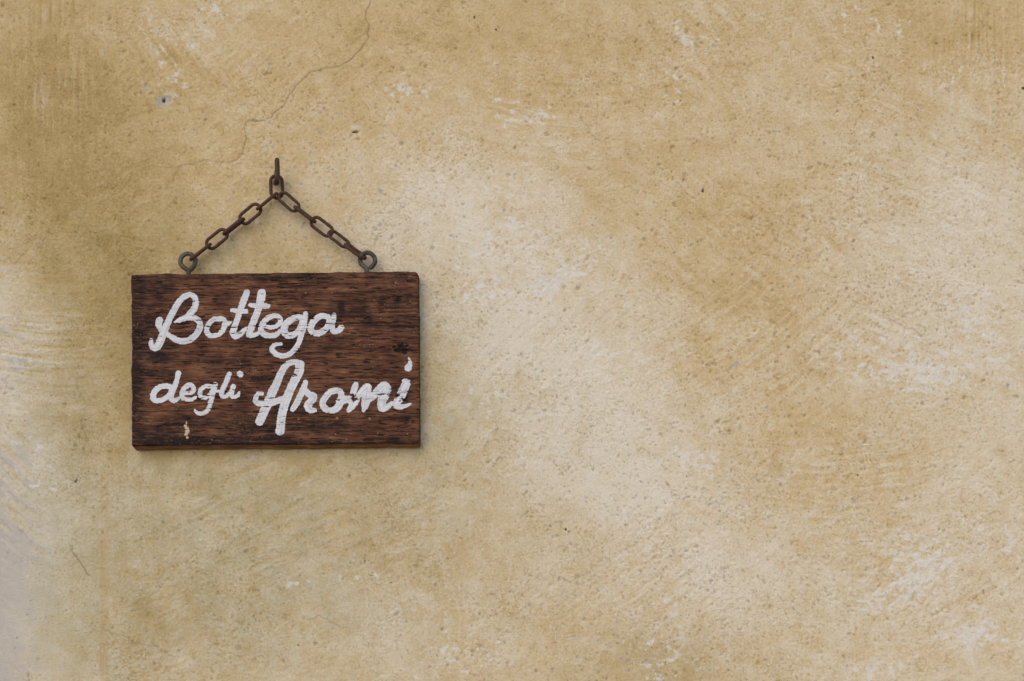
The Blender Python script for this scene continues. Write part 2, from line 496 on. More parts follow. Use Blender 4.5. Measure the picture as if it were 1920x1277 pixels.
k = S * 0 + 1
yy = -(h - float(h.mean())) * 0.001
X = (U - CX) * S
Z = Z0 + (CY - V) * S
verts = np.stack([X, yy.astype(F), Z], -1).reshape(-1, 3)
col1 = np.stack([pig, np.clip(white, 0, 1), grey, np.clip(orange, 0, 1)], -1)
col2 = np.stack([olive_shadow, crack, bare, np.maximum(dark, 0)], -1)
col3 = np.stack([pitm, lump, np.clip(.5 + .5 * stroke, 0, 1), 0 * U + 1], -1)
wall_me = np_mesh('plaster_wall', verts, grid_faces(NY, NX), {'wash': col1, 'stain_shade': col2, 'relief': col3})

m, nt, bs = new_mat('limewashed_plaster')
n = N(nt)
a_pig, a_white, a_grey, a_or = n.attr('wash')
a_ol, a_cr, a_bare, a_dk = n.attr('stain_shade')
a_pit, a_lump, a_str, _ = n.attr('relief')
co = n.coord()
fine = n.noise(co, 330, 5, .65)
soft = n.noise(co, 60, 5, .6)
cloud = n.noise(co, 11, 6, .6)
p = n.math('MULTIPLY_ADD', n.math('SUBTRACT', soft, .5), .42, a_pig)
p = n.math('MULTIPLY_ADD', n.math('SUBTRACT', fine, .5), .85, p)
p = n.math('MULTIPLY_ADD', n.math('SUBTRACT', cloud, .5), .16, p)
base = n.ramp(p, [(0.0, (.84, .735, .585)), (.28, (.775, .635, .435)), (.55, (.695, .515, .280)), (.80, (.62, .438, .202)), (1.0, (.53, .36, .150))])
grit = n.ramp(n.noise(co, 430, 3, .65), [(.575, (0, 0, 0)), (.635, (1, 1, 1))])
gritw = n.ramp(n.noise(n.coord((1, 1, 1), (.3, .5, .7)), 360, 3, .6), [(.61, (0, 0, 0)), (.69, (1, 1, 1))])
patchy = n.ramp(n.noise(n.coord((1, 1, 1), (.9, .2, .4)), 14, 4, .6), [(.40, (.0, .0, .0)), (.62, (1, 1, 1))])
base = n.mix(n.math('MULTIPLY', n.math('MULTIPLY', grit, patchy), .80), base, n.mix(1, base, (.66, .56, .38), 'MULTIPLY'))
base = n.mix(n.math('MULTIPLY', n.math('MULTIPLY', gritw, soft), .55), base, (.80, .74, .64))
base = n.mix(n.math('MULTIPLY', a_ol, .95, clamp=True), base, n.mix(1, base, (.70, .71, .625), 'MULTIPLY'))
base = n.mix(n.math('MULTIPLY', a_or, n.math('MULTIPLY_ADD', soft, .9, .15)), base, (.55, .37, .15))
base = n.mix(n.math('MULTIPLY', a_bare, .92), base, n.mix(soft, (.50, .435, .37), (.64, .57, .50)))
base = n.mix(n.math('MULTIPLY', a_pit, .62), base, n.mix(1, base, (.50, .44, .33), 'MULTIPLY'))
base = n.mix(n.math('MULTIPLY', a_white, n.math('MULTIPLY_ADD', soft, .8, .22), clamp=True), base, n.mix(fine, (.76, .70, .62), (.88, .83, .76)))
base = n.mix(n.math('MULTIPLY', a_grey, .85), base, n.mix(fine, (.37, .32, .27), (.60, .54, .47)))
base = n.mix(n.math('MULTIPLY', a_cr, .62, clamp=True), base, (.09, .075, .05))  # colour stands for dirt plus the shadow inside the crack
base = n.mix(n.math('MULTIPLY', a_dk, .93), base, (.045, .037, .03))
nt.links.new(base, bs.inputs['Base Color'])
bs.inputs['Roughness'].default_value = .93
bs.inputs['Specular IOR Level'].default_value = .2
nt.links.new(n.bump(n.noise(co, 520, 4, .7),   .0012, .9), bs.inputs['Normal'])
wall = link('plaster_wall', wall_me, m)
tag(wall, 'ochre limewashed rough plaster wall with a hairline crack behind the sign', 'wall')

# the ground the wall stands on, unseen well below the picture, added to bounce light upward
gm, gnt, gbs = new_mat('pale_bounce_sheet')
gn = N(gnt)
gnt.links.new(gn.mix(gn.noise(gn.coord(), 6, 6, .6), (.24, .225, .20), (.34, .32, .29)), gbs.inputs['Base Color'])
gbs.inputs['Roughness'].default_value = .9
gme = bpy.data.meshes.new('bounce_ground')
gme.from_pydata([(-40, -60, 0), (40, -60, 0), (40, 1, 0), (-40, 1, 0)], [], [(0, 1, 2, 3)])
bounce_ground = link('bounce_ground', gme, gm)
bounce_ground['kind'] = 'structure'

# ------------------------------------------------------------------ the sign board
TH = 0.0165; GAP = 0.002; DF = GAP + TH           # thickness, gap to wall, depth of front face
sign = bpy.data.objects.new('hanging_sign', None)
C.objects.link(sign)
sign.location = W(518, 836, GAP + TH / 2)
sign.empty_display_size = .05
tag(sign, 'dark brown wooden board sign with white hand-painted script hanging from a chain', 'sign')

nbx, nby = 720, 446
s_ = np.linspace(0, 1, nbx).astype(F); t_ = np.linspace(0, 1, nby).astype(F)


def edge_noise(t, seed, a=1.0):
    return a * (pn(t * 9, t * 0 + .5, seed) + .6 * pn(t * 31, t * 0 + .5, seed + 1) + .35 * pn(t * 90, t * 0 + .5, seed + 2))


top = 514.3 - 5.8 * s_ + edge_noise(s_, 700, 1.0) + 2.0 * np.exp(-((s_ - .13) / .03) ** 2) * -1
bot = 835.6 - 4.5 * s_ + edge_noise(s_, 710, .9)
lef = 245.6 + 1.0 * t_ + edge_noise(t_, 720, .8)
rig = 784.8 + 1.8 * t_ + edge_noise(t_, 730, .9)


def corner(t, length, r0, r1):
    d0 = t * length; d1 = (1 - t) * length
    i0 = np.where(d0 < r0, r0 - np.sqrt(np.clip(r0 ** 2 - (r0 - d0) ** 2, 0, None)), 0)
    i1 = np.where(d1 < r1, r1 - np.sqrt(np.clip(r1 ** 2 - (r1 - d1) ** 2, 0, None)), 0)
    return i0 + i1


lef = lef + corner(t_, 322, 4, 3)
rig = rig - corner(t_, 322, 8, 5)
BU = lef[:, None] + (rig - lef)[:, None] * s_[None, :]
BV = top[None, :] + (bot - top)[None, :] * t_[:, None]
dl = BU - lef[:, None]; drr = rig[:, None] - BU; dtp = BV - top[None, :]; dbt = bot[None, :] - BV

# long horizontal fibres, knots bend them
KN = [(753, 654, 17, 11), (755, 744, 16, 12), (664, 746, 7, 6), (747, 563, 9, 7), (692, 598, 8, 6)]
bv = BV.copy()
for (x, y, rx, ry) in KN:
    e = np.exp(-((BU - x) / (rx * 3.2)) ** 2 - ((BV - y) / (ry * 2.2)) ** 2)
    bv = bv + e * np.sign(BV - y) * -4.0 * np.clip(np.abs(BV - y) / 6, 0, 1)
wv = bv + 5 * pn(BU / 170, bv / 60, 800) + 1.6 * pn(BU / 45, bv / 22, 801)
fib1 = pn(BU / 75, wv / 2.4, 810); fib2 = pn(BU / 15, wv / 1.6, 811); fib3 = pn(BU / 150, wv / 7.5, 812)
fib = .45 * fib1 + .30 * fib2 + .4 * fib3 + .3 * pn(BU / 260, wv / 3.2, 813)
broad = fbm(BU / 130, wv / 40, 4, 820)
blot = fbm(BU / 40, BV / 26, 4, 826)
# open checks: short dark splits along the grain
chk = pn(BU / 26, wv / 2.9, 830) + .4 * pn(BU / 11, wv / 1.7, 831) + .45 * fbm(BU / 120, BV / 45, 2, 835)
check = sm(.46, .60, chk + .15 * pn(BU / 7, wv / 1.4, 833))
line = np.zeros_like(BU)
rl = np.random.default_rng(3)
for (x0, x1, y, w, a) in [(640, 745, 606, 1.3, .8), (590, 640, 606.5, 1.0, .7), (720, 786, 613, 1.4, .9), (575, 740, 565, .8, .4), (745, 788, 657, 1.4, 1.0), (768, 790, 751, 1.9, 1.0),
                          (650, 712, 707, 1.2, .7), (610, 640, 690, 1.4, .7), (690, 711, 707.5, 2.4, .8), (355, 400, 601, .9, .75), (372, 392, 613, .9, .8), (420, 452, 614, .9, .8), (470, 520, 609, .9, .5),
                          (250, 345, 710, .9, .5), (700, 782, 578, 1.0, .6), (720, 782, 586, .8, .5), (560, 650, 640, .8, .4), (430, 560, 645, .9, .5), (360, 460, 650, .9, .5),
                          (248, 300, 597, 1.8, .5), (640, 780, 595, .9, .4), (610, 690, 570, .9, .45), (440, 520, 585, 1.2, .5), (250, 330, 655, 1.0, .5), (760, 790, 634, 1.0, .5),
                          (500, 560, 680, 1.0, .6), (530, 600, 536, .9, .5), (520, 580, 548, .9, .5), (300, 420, 543, .8, .4), (560, 700, 552, .8, .5)]:
    c0 = y + 1.8 * pn(BU / 28, BU * 0 + y, 840) + .8 * pn(BU / 9, BU * 0 + y, 841)
    f = np.clip((BU - x0) / 14, 0, 1) * np.clip((x1 - BU) / 14, 0, 1)
    line = np.maximum(line, a * np.exp(-((BV - c0) / (w * (.75 + .7 * f))) ** 2) * f)
knot = np.zeros_like(BU)
for i, (x, y, rx, ry) in enumerate(KN):
    r_ = np.hypot((BU - x) / rx, (BV - y) / ry) + .55 * pn(BU / 7, BV / 5, 850 + i)
    knot = np.maximum(knot, (1 - sm(.45, 1.0, r_)) * (1, 1, .8, .75, .8)[i])
soot = np.zeros_like(BU)
for (x, y, rx, ry, a) in [(285, 825, 60, 12, 1.0), (400, 826, 120, 7, .7), (520, 822, 40, 9, .8), (300, 540, 26, 30, .5), (262, 545, 16, 40, .6), (640, 578, 7, 16, .95), (296, 668, 30, 14, .85),
                          (318, 650, 26, 12, .5), (365, 790, 70, 12, .4), (610, 795, 50, 16, .5), (455, 595, 14, 8, .85), (560, 645, 60, 10, .35), (275, 600, 26, 12, .6), (420, 680, 60, 14, .3),
                          (760, 600, 26, 40, .35), (252, 700, 20, 170, .75), (262, 600, 30, 60, .5), (300, 805, 60, 12, .5), (470, 800, 60, 16, .5), (600, 830, 200, 6, .55), (750, 830, 50, 10, .4), (690, 600, 16, 12, .5), (770, 560, 18, 18, .4),
                          (540, 770, 40, 16, .45), (650, 835, 120, 5, .5), (500, 520, 250, 5, .45), (560, 800, 30, 10, .5), (330, 832, 110, 9, 1.0), (520, 834, 280, 5, .9), (268, 815, 24, 9, .8), (290, 700, 40, 9, .4), (480, 640, 50, 12, .35)]:
    soot = np.maximum(soot, a * np.exp(-(((BU - x) / rx) ** 2 + ((BV - y) / ry) ** 2) ** 1.5))
soot = np.clip(1.8 * soot * np.clip(.75 + 1.1 * fbm(BU / 16, wv / 5, 3, 860), 0, 1.3), 0, 1)
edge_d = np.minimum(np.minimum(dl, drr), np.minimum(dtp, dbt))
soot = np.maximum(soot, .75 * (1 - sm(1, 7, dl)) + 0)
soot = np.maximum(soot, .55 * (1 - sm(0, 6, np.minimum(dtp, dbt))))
speck = sm(.70, .80, pn(BU / 3.2, BV / 2.6, 870) + .25 * pn(BU / 60, BV / 40, 871)) * .8
for (x, y, r) in [(693, 685 + 100, 2.2), (632, 784, 2.6), (560, 786, 1.8), (650, 824, 1.6), (397, 824, 1.4), (573, 549, 1.6), (742, 530, 2.0), (746, 531, 1.4), (769, 518, 1.3), (714, 597, 1.4),
                  (702, 563, 1.2), (770, 565, 1.3), (776, 623, 1.4), (785, 728, 1.8), (787, 830, 2.2), (316, 580, 1.2), (622, 549, 1.2), (560, 832, 1.1), (708, 812, 1.4), (764, 813, 1.6), (629, 814, 1.3)]:
    speck = np.maximum(speck, 1 - sm(.6, 1.2, np.hypot(BU - x, BV - y) / r))
chipc = np.zeros_like(BU)
for (x, y, rx, ry) in [(349.5, 793, 1.4, 3), (347.5, 799, 3.0, 3.0), (350.5, 803, 4.0, 3.2), (350, 809, 3.4, 4), (349, 814.5, 3.8, 2.2), (351, 820.5, 2.2, 2.4), (353, 808, 2, 5)]:
    r_ = np.hypot((BU - x) / rx, (BV - y) / ry) + .3 * pn(BU / 3, BV / 3, 880)
    chipc = np.maximum(chipc, 1 - sm(.8, 1.15, r_))
brush = fbm(BU / 60, wv / 9, 3, 890)

bh = .20 * fib + .25 * broad * .4 - .9 * check - 1.4 * line - 2.2 * knot + .10 * pn(BU / 5, BV / 3, 891)      # mm
RND = 3.6
ed = np.clip(edge_d + .8 * pn(BU / 20, BV / 20, 893), 0, RND)
drop = (RND - np.sqrt(np.clip(RND ** 2 - (RND - ed) ** 2, 0, None))) * S * 1000
# the right end is worn rounder, with its edge broken
ed2 = np.clip(drr + 1.6 * pn(BV / 22, BU * 0, 894), 0, 11)
drop2 = .42 * (11 - np.sqrt(np.clip(121 - (11 - ed2) ** 2, 0, None))) * S * 1000
bh_t = bh - np.maximum(drop, drop2)
depth = DF + bh_t * .001
kk = 1 - DF / D
BX = (BU - CX) * S * kk
BZ = ZE + ((CY - BV) * S + Z0 - ZE) * kk
front = np.stack([BX, -depth, BZ], -1)
# sides: rows going back to the wall, the lower side sawn at a slant
loop = [(0, i) for i in range(nbx)] + [(j, nbx - 1) for j in range(1, nby)] + [(nby - 1, i) for i in range(nbx - 2, -1, -1)] + [(j, 0) for j in range(nby - 2, 0, -1)]
loop = np.array(loop)
ridx = loop[:, 0] * nbx + loop[:, 1]
P0 = front[loop[:, 0], loop[:, 1]]
on_bot = (loop[:, 0] == nby - 1)
bd_ = bot[loop[:, 1]] - BV[loop[:, 0], loop[:, 1]]
bw = sm(5.0, 1.0, bd_)
bp = sm(40.0, 0.0, bd_) ** .7
nrm = np.roll(P0, -6, 0) - np.roll(P0, 6, 0)
out = np.stack([-nrm[:, 2], 0 * nrm[:, 0], nrm[:, 0]], 1)
out /= np.linalg.norm(out, axis=1, keepdims=True) + 1e-9
cen = np.array([BX.mean(), 0, BZ.mean()])
if ((P0 - cen) * out).sum() < 0:
    out = -out
rows = [front.reshape(-1, 3)]
sat = []
NR = 14
U0 = BU[loop[:, 0], loop[:, 1]]; V0 = BV[loop[:, 0], loop[:, 1]]
per = U0 + V0
for r in range(1, NR + 1):
    f = r / NR
    q = P0.copy()
    q[:, 1] = P0[:, 1] + (-GAP - P0[:, 1]) * f
    g = (.10 + .75 * bw * 0) * pn(per / 60, np.full_like(per, f * 26), 895) * .8 + .25 * pn(per / 9, np.full_like(per, f * 9), 896)
    push = .0002 * g * min(1, f * 4) - .0010 * sm(.88, 1, f)
    q += out * np.asarray(push)[:, None]
    q[:, 2] -= bp * .0046 * f ** .8
    rows.append(q)
    sat.append(pn(per / 50, np.full_like(per, f * 30), 897) * .5 + .3 * pn(per / 20, np.full_like(per, f * 60), 898))
nl = len(loop); nf = nbx * nby
quads = [grid_faces(nby, nbx)]
prev = ridx
for r in range(NR):
    cur = nf + r * nl + np.arange(nl)
    quads.append(np.stack([prev, np.roll(prev, -1), np.roll(cur, -1), cur], -1))
    prev = cur
quads = np.concatenate(quads)
quads[:nf - nbx - nby + 1] = quads[:nf - nbx - nby + 1]
bverts = np.concatenate(rows)
grain_b = np.clip(.50 + .30 * fib + .16 * broad + .22 * blot, 0, 1)
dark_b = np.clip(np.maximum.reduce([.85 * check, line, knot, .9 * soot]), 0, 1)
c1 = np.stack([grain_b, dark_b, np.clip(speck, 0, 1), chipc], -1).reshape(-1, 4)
sd = np.concatenate([np.stack([np.clip(.40 + .4 * a + .34 * bw, 0, 1), np.clip(.45 * (1 - bw) + .35 * np.exp(-((r + .5) / 1.2)), 0, 1), 0 * a, 0 * a], -1) for r, a in enumerate(sat)])  # underside painted lighter, standing in for light bounced from below
c1 = np.concatenate([c1, sd])
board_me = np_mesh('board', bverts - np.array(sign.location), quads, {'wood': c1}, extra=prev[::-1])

m, nt, bs = new_mat('weathered_stained_wood')
n = N(nt)
g_, d_, sp_, ch_ = n.attr('wood')
co = n.coord((1, 1, 1))
cs = n.coord((40, 90, 380))
cs2 = n.coord((85, 200, 800))
f1 = n.noise(cs, 1.0, 5, .65); f2 = n.noise(cs2, 1.0, 4, .6)
bl = n.noise(co, 38, 5, .62)
gg = n.math('MULTIPLY_ADD', n.math('SUBTRACT', f1, .5), .50, g_)
gg = n.math('MULTIPLY_ADD', n.math('SUBTRACT', f2, .5), .85, gg)
gg = n.math('MULTIPLY_ADD', n.math('SUBTRACT', bl, .5), .50, gg)
wood = n.ramp(gg, [(0.0, (.014, .010, .009)), (.28, (.040, .019, .013)), (.48, (.112, .046, .026)), (.68, (.185, .081, .042)), (1.0, (.34, .175, .080))])
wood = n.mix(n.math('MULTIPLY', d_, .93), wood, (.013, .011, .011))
wood = n.mix(n.math('MULTIPLY', sp_, .65), wood, (.38, .25, .13))
wood = n.mix(ch_, wood, n.mix(bl, (.50, .36, .24), (.72, .55, .40)))
nt.links.new(wood, bs.inputs['Base Color'])
nt.links.new(n.ramp(f1, [(0.2, (.9,) * 3), (.8, (.7,) * 3)]), bs.inputs['Roughness'])
bs.inputs['Specular IOR Level'].default_value = .14
nt.links.new(n.bump(f2, .0005, .6), bs.inputs['Normal'])
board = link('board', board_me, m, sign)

# ------------------------------------------------------------------ the painted letters (brush strokes: x, y, width)
Z1 = (230, 490); Z2 = (500, 490); Z3 = (230, 670); Z4 = (500, 660); ZK = 6.387
LET = {
    'B': [(Z1, [(343, 945, 48), (342, 1000, 60), (385, 1035, 85), (430, 1000, 92), (470, 905, 92), (512, 800, 84), (560, 690, 78), (612, 590, 76), (665, 500, 74), (728, 430, 70), (800, 402, 64),
                  (852, 420, 66), (875, 480, 72), (862, 555, 78), (815, 620, 78), (770, 655, 50)]),
          (Z1, [(625, 727, 28), (680, 703, 55), (750, 680, 72), (830, 672, 72), (895, 698, 74), (928, 755, 74), (912, 825, 78), (862, 895, 78), (790, 945, 78), (710, 957, 76), (630, 935, 70), (565, 893, 60), (515, 850, 50)]),
          (Z1, [(443, 708, 84), (432, 750, 80), (452, 805, 64), (490, 850, 60)])],
    'o': [(Z1, [(1170, 690, 66), (1090, 698, 62), (1028, 755, 62), (1004, 825, 62), (1035, 882, 62), (1105, 890, 58), (1175, 855, 62), (1216, 790, 62), (1226, 730, 58), (1205, 695, 60), (1165, 688, 60)]),
          (Z1, [(1215, 765, 60), (1262, 750, 50), (1300, 728, 24)])],
    't': [(Z1, [(1487, 372, 72), (1462, 440, 84), (1420, 550, 74), (1385, 660, 66), (1345, 770, 72), (1322, 850, 76), (1348, 897, 76), (1400, 880, 68), (1445, 835, 52), (1478, 800, 30)]),
          (Z1, [(1312, 588, 52), (1400, 597, 66), (1475, 600, 58)])],
    't2': [(Z1, [(1665, 378, 98), (1655, 450, 98), (1632, 545, 84), (1600, 640, 80), (1565, 730, 80), (1535, 810, 78), (1512, 880, 66), (1555, 888, 56), (1605, 872, 50), (1635, 850, 40)]),
           (Z1, [(1525, 523, 48), (1635, 533, 66), (1745, 535, 56)])],
    'e': [(Z1, [(1692, 775, 36), (1760, 790, 50), (1830, 782, 52), (1882, 740, 56), (1882, 680, 60), (1830, 652, 60), (1760, 667, 64), (1700, 715, 66), (1660, 780, 66), (1662, 838, 70), (1705, 880, 72), (1765, 892, 66),
                (1828, 882, 62), (1872, 850, 50), (1884, 825, 30)])],
    'g': [(Z2, [(425, 672, 66), (350, 675, 70), (275, 712, 78), (220, 770, 82), (212, 838, 84), (245, 882, 78), (305, 884, 78), (360, 850, 66), (402, 785, 60), (425, 715, 60)]),
          (Z2, [(466, 632, 62), (456, 700, 66), (440, 780, 82), (412, 880, 72), (388, 970, 62), (340, 1050, 62), (265, 1115, 64), (175, 1134, 62), (98, 1100, 64), (64, 1055, 66), (82, 1012, 54), (125, 992, 42), (172, 990, 40)])],
    'a': [(Z2, [(735, 668, 66), (660, 655, 72), (592, 690, 76), (545, 745, 76), (527, 808, 78), (558, 855, 74), (622, 860, 74), (690, 825, 74), (738, 765, 70), (752, 700, 66)]),
          (Z2, [(806, 645, 58), (800, 700, 58), (786, 770, 62), (790, 820, 66), (825, 846, 62), (868, 822, 70), (892, 796, 78)])],
    'd': [(Z3, [(560, 348, 62), (485, 345, 64), (412, 378, 68), (370, 435, 72), (368, 490, 70), (405, 518, 62), (470, 512, 60), (530, 475, 56), (572, 420, 56), (592, 370, 56)]),
          (Z3, [(668, 187, 68), (655, 250, 58), (632, 325, 66), (600, 400, 66), (578, 470, 66), (592, 512, 60), (632, 512, 56), (672, 490, 36)])],
    'e2': [(Z3, [(715, 430, 36), (785, 430, 46), (838, 412, 52), (852, 370, 54), (812, 330, 52), (765, 347, 56), (725, 390, 58), (708, 440, 54), (722, 485, 54), (772, 506, 46), (830, 504, 46), (868, 480, 38), (888, 460, 18)])],
    'g2': [(Z3, [(1062, 348, 50), (992, 347, 52), (940, 390, 54), (922, 440, 54), (950, 478, 50), (1002, 478, 50), (1050, 445, 50), (1080, 390, 50)]),
           (Z3, [(1110, 325, 58), (1096, 385, 56), (1072, 460, 62), (1055, 540, 56), (1030, 610, 52), (985, 662, 52), (930, 675, 46), (885, 658, 42), (864, 632, 22)]),
           (Z3, [(1098, 400, 34), (1150, 405, 34), (1185, 400, 34)])],
    'l': [(Z3, [(1275, 200, 60), (1250, 270, 60), (1215, 350, 60), (1185, 420, 62), (1195, 465, 54), (1235, 468, 52), (1275, 430, 42)])],
    'i': [(Z3, [(1325, 350, 64), (1306, 410, 60), (1306, 460, 58), (1345, 474, 50), (1382, 452, 50), (1398, 415, 24)]),
          (Z3, [(1398, 192, 62), (1412, 205, 70), (1418, 198, 60)])],
    'A': [(Z3, [(1672, 436, 46), (1622, 440, 54), (1592, 490, 62), (1605, 540, 70), (1670, 555, 76), (1760, 550, 80), (1850, 522, 80), (1920, 500, 72), (1990, 480, 66)]),
          (Z3, [(1640, 770, 100), (1680, 680, 108), (1722, 580, 110), (1765, 490, 110), (1800, 400, 104), (1850, 300, 92), (1893, 196, 84), (1942, 112, 78), (2005, 66, 70), (2075, 60, 72), (2120, 80, 84)]),
          (Z4, [(398, 152, 108), (390, 230, 108), (352, 310, 104), (305, 400, 104), (268, 490, 102), (226, 600, 102), (196, 700, 102), (176, 800, 102), (168, 880, 104), (160, 945, 112)])],
    'r': [(Z4, [(465, 367, 62), (440, 440, 72), (400, 530, 74), (355, 620, 74), (315, 680, 72)]),
          (Z4, [(455, 455, 70), (505, 505, 76), (560, 528, 84), (565, 560, 74), (525, 595, 90), (492, 645, 92), (525, 696, 80), (572, 700, 62)])],
    'o2': [(Z4, [(830, 458, 72), (765, 480, 74), (705, 540, 74), (670, 610, 76), (692, 668, 76), (752, 698, 72), (818, 688, 80), (866, 640, 92), (893, 570, 84), (895, 510, 76), (870, 470, 74), (830, 458, 72)]),
           (Z4, [(880, 590, 100), (960, 565, 84), (1010, 550, 60)])],
    'm': [(Z4, [(1066, 392, 68), (1048, 450, 76), (1030, 505, 70)]),
          (Z4, [(960, 580, 50), (1020, 585, 80), (1075, 570, 80), (1035, 630, 86), (985, 695, 60)]),
          (Z4, [(1070, 560, 40), (1120, 500, 76), (1165, 450, 88), (1210, 415, 84), (1208, 490, 92), (1195, 560, 110), (1180, 630, 90), (1162, 690, 50), (1160, 712, 26)]),
          (Z4, [(1220, 585, 50), (1290, 515, 90), (1350, 450, 100), (1410, 400, 92), (1445, 430, 86), (1425, 490, 118), (1385, 570, 108), (1372, 640, 90), (1385, 685, 70), (1440, 660, 70), (1500, 615, 52)])],
    'i2': [(Z4, [(1652, 350, 66), (1685, 365, 72), (1662, 400, 100), (1630, 470, 108), (1590, 550, 104), (1555, 610, 86), (1560, 648, 76), (1620, 655, 58), (1680, 640, 44), (1725, 618, 20)]),
           (Z4, [(1695, 190, 88), (1716, 140, 54), (1710, 95, 32), (1696, 68, 14)])],
}


def catmull(p, sub=6):
    p = np.array(p, float)
    q = np.vstack([2 * p[0] - p[1], p, 2 * p[-1] - p[-2]])
    outp = []
    for i in range(1, len(q) - 2):
        for t in np.arange(sub) / sub:
            a, b, c, d = q[i - 1], q[i], q[i + 1], q[i + 2]
            outp.append(.5 * ((2 * b) + (c - a) * t + (2 * a - 5 * b + 4 * c - d) * t * t + (3 * b - a - 3 * c + d) * t ** 3))
    outp.append(p[-1])
    return np.array(outp)


keys = list(LET)
sdf = np.full((len(keys),) + BU.shape, 99, F)
along = np.zeros((len(keys),) + BU.shape, F)
for kx, key in enumerate(keys):
    for (org, pts) in LET[key]:
        pp = catmull([(org[0] + x / ZK, org[1] + y / ZK, w / ZK / 2) for x, y, w in pts])
        x0, x1 = pp[:, 0].min() - 14, pp[:, 0].max() + 14
        y0, y1 = pp[:, 1].min() - 14, pp[:, 1].max() + 14
        mask_j = np.where((t_ * 322 + 510 > y0 - 6) & (t_ * 322 + 510 < y1 + 6))[0]
        mask_i = np.where((s_ * 542 + 247 > x0 - 6) & (s_ * 542 + 247 < x1 + 6))[0]
        sl_ = (slice(mask_j[0], mask_j[-1] + 1), slice(mask_i[0], mask_i[-1] + 1))
        u, v = BU[sl_], BV[sl_]
        best = np.full(u.shape, 99, F); ba = np.zeros(u.shape, F)
        for a, b in zip(pp[:-1], pp[1:]):
            d = b - a
            L2 = d[0] ** 2 + d[1] ** 2 + 1e-9
            t = np.clip(((u - a[0]) * d[0] + (v - a[1]) * d[1]) / L2, 0, 1)
            dx_, dy_ = u - a[0] - d[0] * t, v - a[1] - d[1] * t
            r_ = np.maximum(a[2] + d[2] * t, .6)
            dist = np.hypot(dx_, dy_)
            dd = dist - r_
            cr = (dx_ * d[1] - dy_ * d[0]) / math.sqrt(L2) / r_
            ba = np.where(dd < best, cr, ba)
            best = np.minimum(best, dd).astype(F)
        cur = sdf[kx][sl_]
        along[kx][sl_] = np.where(best < cur, ba, along[kx][sl_])
        sdf[kx][sl_] = np.minimum(cur, best)
owner = sdf.argmin(0)
sd_all = sdf.min(0)
rag = .8 * pn(BU / 9, BV / 2.4, 910) + .6 * pn(BU / 4, BV / 4, 911)
sd_all = sd_all + rag
# bare where the wood is split, at the two knots and in scattered worn dashes
worn = sm(.60, .85, chk * .85 + .35 * pn(BU / 8, wv / 1.8, 915))
worn = np.maximum(worn, sm(.45, .7, line))
kn_w = np.zeros_like(BU)
for (x, y, rx, ry) in [(738, 740, 11, 8), (763, 749, 15, 6), (664, 748, 8, 4.5), (660, 741, 6, 3.5), (552, 703, 6, 3), (770, 744, 9, 5)]:
    kn_w = np.maximum(kn_w, 1 - sm(.5, 1.1, np.hypot((BU - x) / rx, (BV - y) / ry) + .75 * pn(BU / 5, BV / 3, 920)))
worn = np.maximum(worn, kn_w)
fld = np.maximum(sd_all, (worn - .5) * 3.0)
cell = (fld[:-1, :-1] + fld[1:, :-1] + fld[:-1, 1:] + fld[1:, 1:]) / 4 < 0
ocell = owner[:-1, :-1]
streak = pn(along.max(0) * 0 + np.take_along_axis(along, owner[None], 0)[0] * 3.4, BU / 60 + BV / 60, 930)
thick = .16 + .05 * streak
paint_v = np.stack([BX, -(DF + (bh_t * .7 + thick) * .001), BZ], -1)
pc = np.stack([np.clip(.5 + .5 * streak, 0, 1), np.clip(.5 + .6 * fib, 0, 1), np.clip(-sd_all / 3, 0, 1), np.clip(worn, 0, 1)], -1)

m, nt, bs = new_mat('chalky_white_paint')
n = N(nt)
st_, fb_, in_, wr_ = n.attr('paint')
co = n.coord()
cs = n.coord((30, 90, 420))
f1 = n.noise(co, 120, 5, .65); f2 = n.noise(cs, 1.0, 4, .6)
t1 = n.math('MULTIPLY_ADD', n.math('SUBTRACT', f1, .5), .9, st_)
t1 = n.math('MULTIPLY_ADD', n.math('SUBTRACT', f2, .5), .8, t1)
pcol = n.ramp(t1, [(0.0, (.50, .49, .515)), (.4, (.66, .65, .66)), (.8, (.77, .755, .745))])
thin = n.math('MULTIPLY', n.ramp(n.math('MULTIPLY_ADD', f2, .5, n.math('MULTIPLY', fb_, .5)), [(.56, (0, 0, 0)), (.72, (1, 1, 1))]), .32)
pcol = n.mix(thin, pcol, (.20, .15, .13))
pcol = n.mix(n.math('MULTIPLY', wr_, .8), pcol, (.16, .12, .10))
nt.links.new(pcol, bs.inputs['Base Color'])
bs.inputs['Roughness'].default_value = .62
bs.inputs['Specular IOR Level'].default_value = .35
nt.links.new(n.bump(f2, .0003, .5), bs.inputs['Normal'])
paint_mat = m
ids = np.arange(nbx * nby).reshape(nby, nbx)
for kx, key in enumerate(keys):
    jj, ii = np.where(cell & (ocell == kx))
    q = np.stack([ids[jj, ii], ids[jj + 1, ii], ids[jj + 1, ii + 1], ids[jj, ii + 1]], -1)
    used, inv = np.unique(q.ravel(), return_inverse=True)
    me = np_mesh('painted_letter', paint_v.reshape(-1, 3)[used] - np.array(sign.location), inv.reshape(-1, 4), {'paint': pc.reshape(-1, 4)[used]})
    o = link('painted_letter', me, paint_mat, sign)

